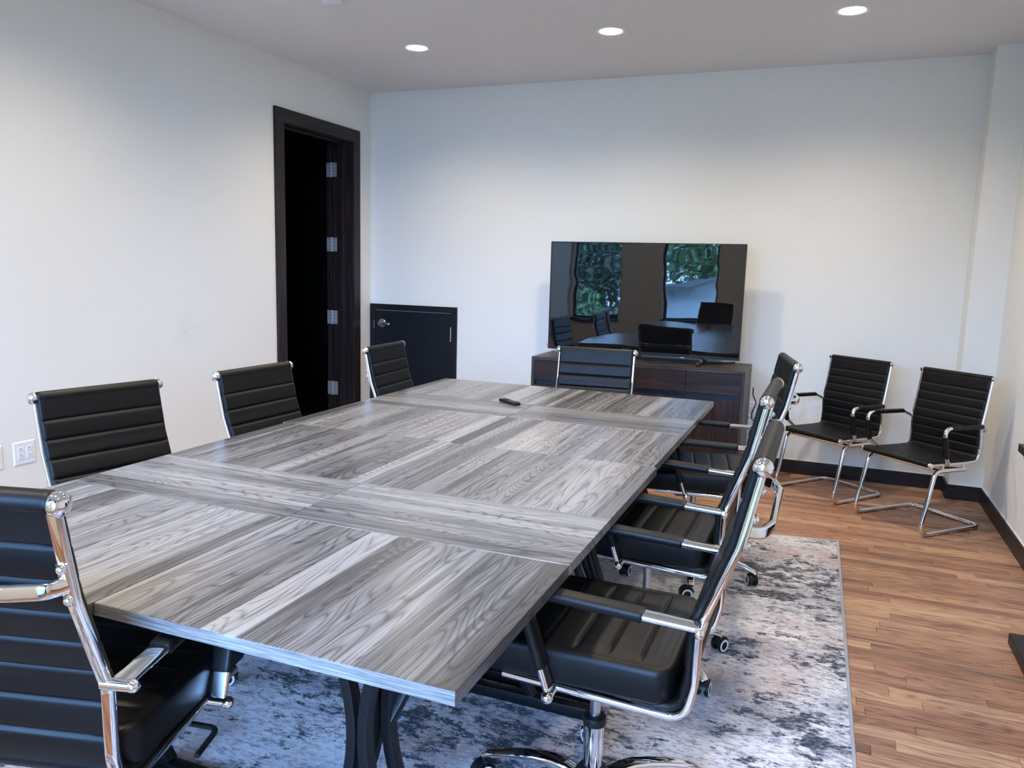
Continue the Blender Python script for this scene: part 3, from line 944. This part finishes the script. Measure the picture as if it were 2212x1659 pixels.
    q = MB(); q.lathe([(0.030, 0.058), (0.046, 0.062), (0.050, 0.082), (0.048, 0.105), (0.036, 0.122), (0.027, 0.126)], seg=26)
    q.build('base_hub', M['black_plastic'], t)
    for k in range(5):
        a = PI / 2 + 2 * PI * k / 5
        d = Vector((math.cos(a), math.sin(a), 0)); nrm = Vector((-d.y, d.x, 0))
        lp = [(0.040, 0.088), (0.075, 0.102), (0.115, 0.108), (0.165, 0.106), (0.215, 0.098), (0.265, 0.087), (0.300, 0.076), (0.317, 0.064)]
        sc = [(1.15, 1.2), (1.1, 1.15), (1.05, 1.1), (1, 1.0), (0.92, 0.9), (0.85, 0.8), (0.78, 0.72), (0.65, 0.6)]
        q = MB(); q.sweep([d * r_ + Vector((0, 0, z)) for r_, z in lp], rrect(0.042, 0.024, 0.0105, 4), up=nrm, scale=sc)
        q.build('base_leg', M['chrome'], t)
        # twin-wheel caster trailing sideways
        sw = a + (0.9, -1.4, 2.1, 0.4, -2.5)[k]
        cdir = Vector((math.cos(sw), math.sin(sw), 0)); cax = Vector((-cdir.y, cdir.x, 0))
        piv = d * 0.305
        cw = piv + cdir * 0.016 + Vector((0, 0, 0.0265))
        q = MB()
        rot = Matrix((cdir, cax, Vector((0, 0, 1)))).transposed()
        def place(mbx, fn):
            tmp = MB(); fn(tmp)
            mbx.add([rot @ v + cw for v in tmp.v], tmp.f)
        for sy in (-1, 1):
            place(q, lambda m_, sy=sy: m_.lathe([(0.010, sy * 0.0075 - 0.0075), (0.0245, sy * 0.0075 - 0.0075), (0.0265, sy * 0.0075 - 0.004), (0.0265, sy * 0.0075 + 0.004), (0.0245, sy * 0.0075 + 0.0075), (0.010, sy * 0.0075 + 0.0075)] if True else None, (0, sy * 0.008, 0), 'Y', 24))
        def hood(m_):
            arc = [(0.031 * math.cos(R(x)), 0, 0.031 * math.sin(R(x))) for x in range(-15, 171, 15)]
            m_.sweep(arc, rrect(0.034, 0.006, 0.0025, 2), up=(0, 1, 0))
        place(q, hood)
        q.tube([piv + Vector((0, 0, 0.052)), piv + Vector((0, 0, 0.072))], 0.0075, 10)
        c = q.build('caster', M['black_plastic'], t)
        for sy in (-1, 1):
            q = MB()
            h0 = sy * 0.0232
            place(q, lambda m_, h0=h0, sy=sy: m_.lathe([(0.0160, h0), (0.0168, h0 + 0.0010 * sy), (0.0225, h0 + 0.0010 * sy), (0.0248, h0 - 0.0012 * sy), (0.0240, h0 - 0.003 * sy), (0.0162, h0 - 0.003 * sy)], (0, 0, 0), 'Y', 24, True))
            q.build('wheel_ring', M['ring'], c)
    return t

def face(fx, fy):
    """rotation that turns +Y to (fx,fy)"""
    return math.atan2(-fx, fy)
N1 = office_chair('black ribbed office chair nearest the camera on the table\'s right side')
N1.location = (-0.486, 1.893, RZ); N1.rotation_euler = (0, 0, face(-1, 0))
dup(N1, (-0.537, 2.765, RZ), face(-1, 0.01), 'black office chair in the middle of the three on the table\'s right side')
dup(N1, (-0.520, 3.695, RZ), face(-0.983, -0.182), 'black office chair farthest back on the table\'s right side, turned slightly, before the guest chairs', 0.0, R(18))
LD = -0.105
dup(N1, (-2.114, 2.040, RZ), face(0.978, -0.21), 'lowered black office chair on the left side in front of the wall outlets', LD)
dup(N1, (-2.005, 2.845, RZ), face(0.999, -0.043), 'lowered black office chair on the left side, just in front of the dark doorway', LD)
dup(N1, (-2.055, 4.105, RZ), face(0.998, 0.059), 'lowered black office chair at the far left, before the low access door', LD)
dup(N1, (-1.255, 4.262, RZ), face(0.084, -0.997), 'lowered black office chair at the far end, back toward the television', LD)
dup(N1, (-1.439, 1.185, RZ), face(-0.242, 0.970), 'large black office chair at the near end, seen from behind at the left edge')

# ------------------------------------------------------------------ guest chair (origin: sled centre, faces +Y)
def guest_chair(label):
    t = thing('guest_chair', label, 'chair', (0, 0, 0), 0, 'cantilever guest chairs by the back wall')
    GX = 0.226
    prof = [(-0.200, 0.883), (-0.172, 0.715), (-0.148, 0.60), (-0.155, 0.50), (-0.150, 0.412), (-0.04, 0.408), (0.245, 0.414)]
    rad = [0, 0.5, 0.25, 0.2, 0.085, 0.2, 0]
    side = fillet([(0, a, b) for a, b in prof], rad, 7)
    for sx in (-1, 1):
        o = MB().sweep([p + Vector((sx * GX, 0, 0)) for p in side], rrect(0.018, 0.016, 0.005, 3), up=(1, 0, 0)).build('side_frame', M['chrome'], t)
        for yy, zz in ((-0.202, 0.886), (0.249, 0.4135)):
            q = MB()
            q.lathe([(0.012, -0.004), (0.0165, 0.0), (0.0165, 0.012), (0.013, 0.016)] if sx > 0 else [(0.013, -0.016), (0.0165, -0.012), (0.0165, 0.0), (0.012, 0.004)], (sx * 0.226, yy, zz), 'X', 18)
            q.build('end_cap', M['chrome'], o)
    sp = fillet([(0, a, b) for a, b in [(-0.196, 0.885)] + [(a + (0.006 if i < 5 else 0), b + (0.008 if i > 3 else 0.0)) for i, (a, b) in enumerate(prof) if i > 0 and i < 6] + [(0.252, 0.420)]], rad, 7)
    sp = [(p.y, p.z) for p in sp]
    L = resample([(0, a, b) for a, b in sp], 0.01)[-1][0]
    seams, s_ = [], 0.075
    while s_ < L - 0.03:
        seams.append(s_); s_ += 0.053 if s_ < 0.55 else 0.037
    q = MB(); ribbed_sheet(q, sp, 0.222, seams, 0.017, 0.0018, 0.0036, 0.010)
    sl = q.build('sling_seat', M['leather'], t, smooth=60)
    for yy, zz, r_ in ((-0.202, 0.886, 0.0165), (0.249, 0.4155, 0.0155)):
        q = MB()
        q.lathe([(0.012, -0.222), (r_, -0.219), (r_, 0.219), (0.012, 0.222)], (0, yy, zz), 'X', 20)
        q.build('roll_edge', M['leather'], sl)
    for sx in (-1, 1):
        ax = sx * 0.262
        ap = fillet([(sx * 0.236, -0.165, 0.590), (ax, -0.10, 0.622), (ax, 0.205, 0.628), (ax, 0.175, 0.470), (sx * 0.240, 0.118, 0.414)], [0, 0.03, 0.045, 0.03, 0], 7)
        q = MB(); q.sweep(ap, circ(0.0125, 0.009, 14), up=(1, 0, 0))
        q.cyl((sx * 0.238, -0.163, 0.590), 0.010, 0.022, 'X', 12, 0.002); q.cyl((sx * 0.236, 0.115, 0.412), 0.010, 0.024, 'X', 12, 0.002)
        arm = q.build('armrest', M['chrome'], t)
        q = MB(); sl2 = [p for d, p in resample(ap, 0.006) if -0.10 < p.y < 0.150 and p.z > 0.6]
        q.sweep(sl2, circ(0.0175, 0.0135, 14), up=(1, 0, 0))
        sl3 = [p for d, p in resample(ap, 0.006) if p.y > 0.165 and 0.455 < p.z < 0.585]
        q.sweep(sl3, circ(0.0175, 0.0135, 14), up=(1, 0, 0))
        q.build('armrest_sleeve', M['sleeve'], arm)
    # sled frame: one bent tube
    r_ = 0.0125
    def half(s_):
        return [(s_ * 0.226, -0.05, 0.372), (s_ * 0.226, 0.195, 0.376), (s_ * 0.230, 0.285, 0.013), (s_ * 0.230, -0.225, 0.013)]
    pts = half(-1) + list(reversed(half(1)))
    q = MB(); q.tube(fillet(pts, [0, 0.05, 0.06, 0.05, 0.05, 0.06, 0.05, 0], 8), r_, 14, up=(1, 0, 0))
    # under-seat cross tubes and mounts
    q.tube(fillet([(-0.226, 0.02, 0.378), (-0.16, 0.03, 0.366), (0.16, 0.03, 0.366), (0.226, 0.02, 0.378)], 0.06, 5), 0.010, 12)
    q.tube([(-0.226, 0.165, 0.376), (0.226, 0.165, 0.376)], 0.010, 12)
    for sx in (-1, 1):
        for yy in (-0.03, 0.14):
            q.cyl((sx * 0.226, yy, 0.392), 0.008, 0.034, 'Z', 10)
    q.build('sled_base', M['chrome'], t)
    q = MB()
    for sx in (-1, 1):
        for yy in (0.18, -0.18):
            q.cbox(sx * 0.230 - 0.009, sx * 0.230 + 0.009, yy - 0.014, yy + 0.014, 0.0, 0.006, 0.002)
    q.build('foot_pad', M['black_plastic'], t)
    return t
G = guest_chair('black sling guest chair on chrome sled base, nearest the right wall corner')
G.location = (0.6125, 5.166, 0.0); G.rotation_euler = (0, 0, face(-0.697, -0.717))
dup(G, (0.118, 5.610, 0.0), face(-0.615, -0.788), 'black sling guest chair on chrome sled base, against the back wall beside the credenza')

# ================================================================== CREDENZA, TV, REMOTE
CX0, CX1, CY0, CY1, CZ = -2.026, -0.478, 5.505, 6.0, 0.785
cd = thing('credenza', 'dark mahogany credenza against the back wall under the television', 'cabinet', (0, 0, 0))
st = 0.024
MB().cbox(CX0, CX1, CY0, CY1, CZ - st, CZ, 0.001).build('top', M['cred_edge'], cd, smooth=0)
MB().cbox(CX0, CX0 + st, CY0, CY1, 0.0, CZ - st, 0.001).build('side_panel', M['cred_edge_z'], cd, smooth=0)
MB().cbox(CX1 - st, CX1, CY0, CY1, 0.0, CZ - st, 0.001).build('side_panel', M['cred_edge_z'], cd, smooth=0)
MB().box(CX0 + st, CX1 - st, CY1 - 0.012, CY1, 0.05, CZ - st).build('back_panel', M['cred_z'], cd, smooth=0)
MB().box(CX0 + st, CX1 - st, CY0 + 0.05, CY1 - 0.012, 0.0, 0.07).build('plinth', M['cred_x'], cd, smooth=0)
MB().box(CX0 + st, CX1 - st, CY0 + 0.03, CY0 + 0.036, 0.560, 0.622).build('finger_groove', M['groove'], cd, smooth=0)
ncol = 4
cwid = (CX1 - CX0 - 2 * st) / ncol
for i in range(ncol):
    a, b = CX0 + st + i * cwid + 0.0012, CX0 + st + (i + 1) * cwid - 0.0012
    MB().cbox(a, b, CY0 + 0.003, CY0 + 0.021, 0.612, CZ - st - 0.002, 0.001).build('drawer', M['cred_x'], cd, smooth=0)
    MB().cbox(a, b, CY0 + 0.003, CY0 + 0.021, 0.072, 0.576, 0.001).build('door', M['cred_z'], cd, smooth=0)

TX0, TX1, TZ0, TZ1, TY = -1.980, -0.547, 0.829, 1.644, 5.740
TVROT = R(0.0)
tcx = (TX0 + TX1) / 2
tv = thing('television', 'large black flat-screen television on the credenza', 'television', (tcx, TY, CZ), TVROT)
hw = (TX1 - TX0) / 2
z0, z1 = TZ0 - CZ, TZ1 - CZ
MB().cbox(-hw, hw, 0.0, 0.028, z0, z1, 0.002).build('back_case', M['black_plastic'], tv, smooth=0)
MB().cbox(-hw * 0.72, hw * 0.72, 0.028, 0.07, z0 + 0.05, z0 + 0.50, 0.008).build('rear_housing', M['black_plastic'], tv, smooth=0)
q = MB(); be = 0.006
q.cbox(-hw, -hw + be, -0.006, 0.0, z0 + 0.02, z1, 0.001); q.cbox(hw - be, hw, -0.006, 0.0, z0 + 0.02, z1, 0.001)
q.cbox(-hw + be, hw - be, -0.006, 0.0, z1 - be, z1, 0.001); q.cbox(-hw, hw, -0.008, 0.0, z0, z0 + 0.02, 0.0015)
q.build('bezel', M['black_plastic'], tv, smooth=0)
q = MB()
nx, nz = 40, 22
q.grid([[Vector((-hw + be + (2 * hw - 2 * be) * i / nx, -0.002, z0 + 0.02 + (z1 - z0 - be - 0.02) * j / nz)) for i in range(nx + 1)] for j in range(nz + 1)])
q.build('screen', M['screen'], tv, smooth=80)
MB().box(-0.02, 0.30, -0.0095, -0.0075, z0 + 0.004, z0 + 0.010).build('sensor_bar', M['black_metal'], tv, smooth=0)
MB().box(0.30, 0.33, -0.004, 0.01, z0 - 0.006, z0 + 0.001).build('sensor_tab', M['white_plastic'], tv, smooth=0)
MB().box(-hw - 0.004, -hw + 0.010, -0.009, -0.0075, z0 + 0.014, z0 + 0.036).build('energy_tab', M['red'], tv, smooth=0)
for sx in (-1, 1):
    q = MB()
    fx = sx * 0.455
    q.sweep([(fx, 0.015, z0 + 0.01), (fx, -0.02, 0.012), (fx, -0.175, 0.008)], rrect(0.022, 0.012, 0.003, 2), up=(1, 0, 0))
    q.sweep([(fx, 0.015, z0 + 0.01), (fx, 0.05, 0.012), (fx, 0.150, 0.008)], rrect(0.022, 0.012, 0.003, 2), up=(1, 0, 0))
    q.cbox(fx - 0.012, fx + 0.012, -0.185, -0.168, 0.0, 0.034, 0.003); q.cbox(fx - 0.012, fx + 0.012, 0.14, 0.155, 0.0, 0.02, 0.003)
    q.build('tv_foot', M['black_plastic'], tv)
cord = MB().tube([p for d, p in resample(fillet([(-1.27, 5.76, CZ + 0.05), (-1.22, 5.66, CZ + 0.012), (-1.12, 5.63, CZ + 0.006), (-1.00, 5.66, CZ + 0.005), (-0.86, 5.72, CZ + 0.005), (-0.70, 5.86, CZ + 0.005), (-0.60, 5.985, CZ + 0.005)], 0.06, 6), 0.012)], 0.004, 8).build('signal_cord', M['black_plastic'])
q = MB().tube([p for d, p in resample(fillet([(-0.452, 5.93, 0.62), (-0.452, 5.955, 0.56), (-0.425, 5.965, 0.505), (-0.452, 5.955, 0.43), (-0.452, 5.955, 0.385), (-0.432, 5.955, 0.365), (-0.412, 5.96, 0.40), (-0.40, 5.97, 0.46), (-0.355, 5.985, 0.478), (-0.30, 5.995, 0.475), (-0.265, 6.0, 0.46)], 0.03, 6), 0.008)], 0.004, 8).build('power_cord', M['black_plastic'])
for c_ in (cord, q):
    c_.parent = tv
    c_.matrix_parent_inverse = Matrix.Translation((-tcx, -TY, -CZ))

rm = thing('remote_control', 'slim black remote control lying on the table', 'remote', (-1.4805, 3.7145, TT), math.atan2(-0.089, 0.119))
MB().cbox(-0.078, 0.078, -0.021, 0.021, 0.0, 0.013, 0.005).build('body', M['black_plastic'], rm)
MB().cbox(-0.072, -0.014, -0.018, 0.018, 0.0125, 0.0152, 0.001).build('button_pad', M['black_metal'], rm)
MB().cbox(-0.006, 0.070, -0.018, 0.018, 0.0125, 0.0152, 0.001).build('button_pad', M['black_metal'], rm)
MB().lathe([(0.006, 0.013), (0.011, 0.0165), (0.014, 0.0165), (0.0145, 0.013)], (-0.040, 0, 0), seg=16).build('navigation_ring', M['black_plastic'], rm)

# ================================================================== OUTLETS
def decora(name, label, cat, x, y, z, gangs, kind, facing='X'):
    t = thing(name, label, cat, (x, y, z), 0 if facing == 'X' else -PI / 2)
    w = 0.046 * gangs + 0.030
    q = MB()
    h = 0.061
    q.add([(0, -w / 2, -h), (0, w / 2, -h), (0, w / 2, h), (0, -w / 2, h),
           (0.006, -w / 2 + 0.006, -h + 0.006), (0.006, w / 2 - 0.006, -h + 0.006), (0.006, w / 2 - 0.006, h - 0.006), (0.006, -w / 2 + 0.006, h - 0.006)],
          [(3, 2, 1, 0), (4, 5, 6, 7), (0, 1, 5, 4), (1, 2, 6, 5), (2, 3, 7, 6), (3, 0, 4, 7)])
    q.build('cover_plate', M['white_plastic'], t, smooth=0)
    for g in range(gangs):
        gy = (g - (gangs - 1) / 2) * 0.046
        q = MB(); q.cbox(0.004, 0.0085, gy - 0.0165, gy + 0.0165, -0.033, 0.033, 0.001)
        q.mat(1)
        if kind == 'outlet':
            for zz in (-0.018, 0.016):
                q.cyl((0.0085, gy, zz + 0.007), 0.0028, 0.001, 'X', 10)
                q.box(0.008, 0.0089, gy - 0.0075, gy - 0.0058, zz - 0.008, zz - 0.001)
                q.box(0.008, 0.0089, gy + 0.0058, gy + 0.0075, zz - 0.007, zz - 0.001)
        q.build('receptacle' if kind == 'outlet' else 'insert', [M['white_plastic'], M['slot']], t, smooth=0)
        q = MB()
        for zz in (-0.048, 0.048):
            q.cyl((0.0062, gy, zz), 0.003, 0.0012, 'X', 10)
        q.build('screw', M['ring'], t, smooth=0)
    return t
decora('wall_outlet', 'white double outlet plate with four sockets on the left wall', 'outlet', XL, 2.721, 0.441, 2, 'outlet')
decora('cable_plate', 'white wall plate cut by the left edge of the photo', 'wall plate', XL, 2.545, 0.441, 2, 'blank')
decora('power_outlet', 'white outlet plate on the back wall beside the credenza', 'outlet', -0.425, YB, 0.443, 2, 'outlet', 'Y')

# ================================================================== SIDE DESK (mostly out of frame at the right)
dk = thing('side_table', 'dark side table at the right edge against the right wall', 'table', (0, 0, 0))
MB().cbox(0.818, XR - 0.004, 2.2, 3.915, 0.716, 0.75, 0.002).build('top', M['esp_y'], dk, smooth=0)
MB().cbox(0.835, XR - 0.004, 2.25, 3.88, 0.690, 0.716, 0.002).build('apron', M['black_metal'], dk, smooth=0)
MB().cbox(0.785, XR - 0.018, 2.75, 3.53, 0.0, 0.045, 0.004).build('foot_plate', M['black_metal'], dk, smooth=0)
MB().cbox(0.93, 0.98, 2.85, 3.42, 0.045, 0.690, 0.004).build('leg_panel', M['black_metal'], dk, smooth=0)
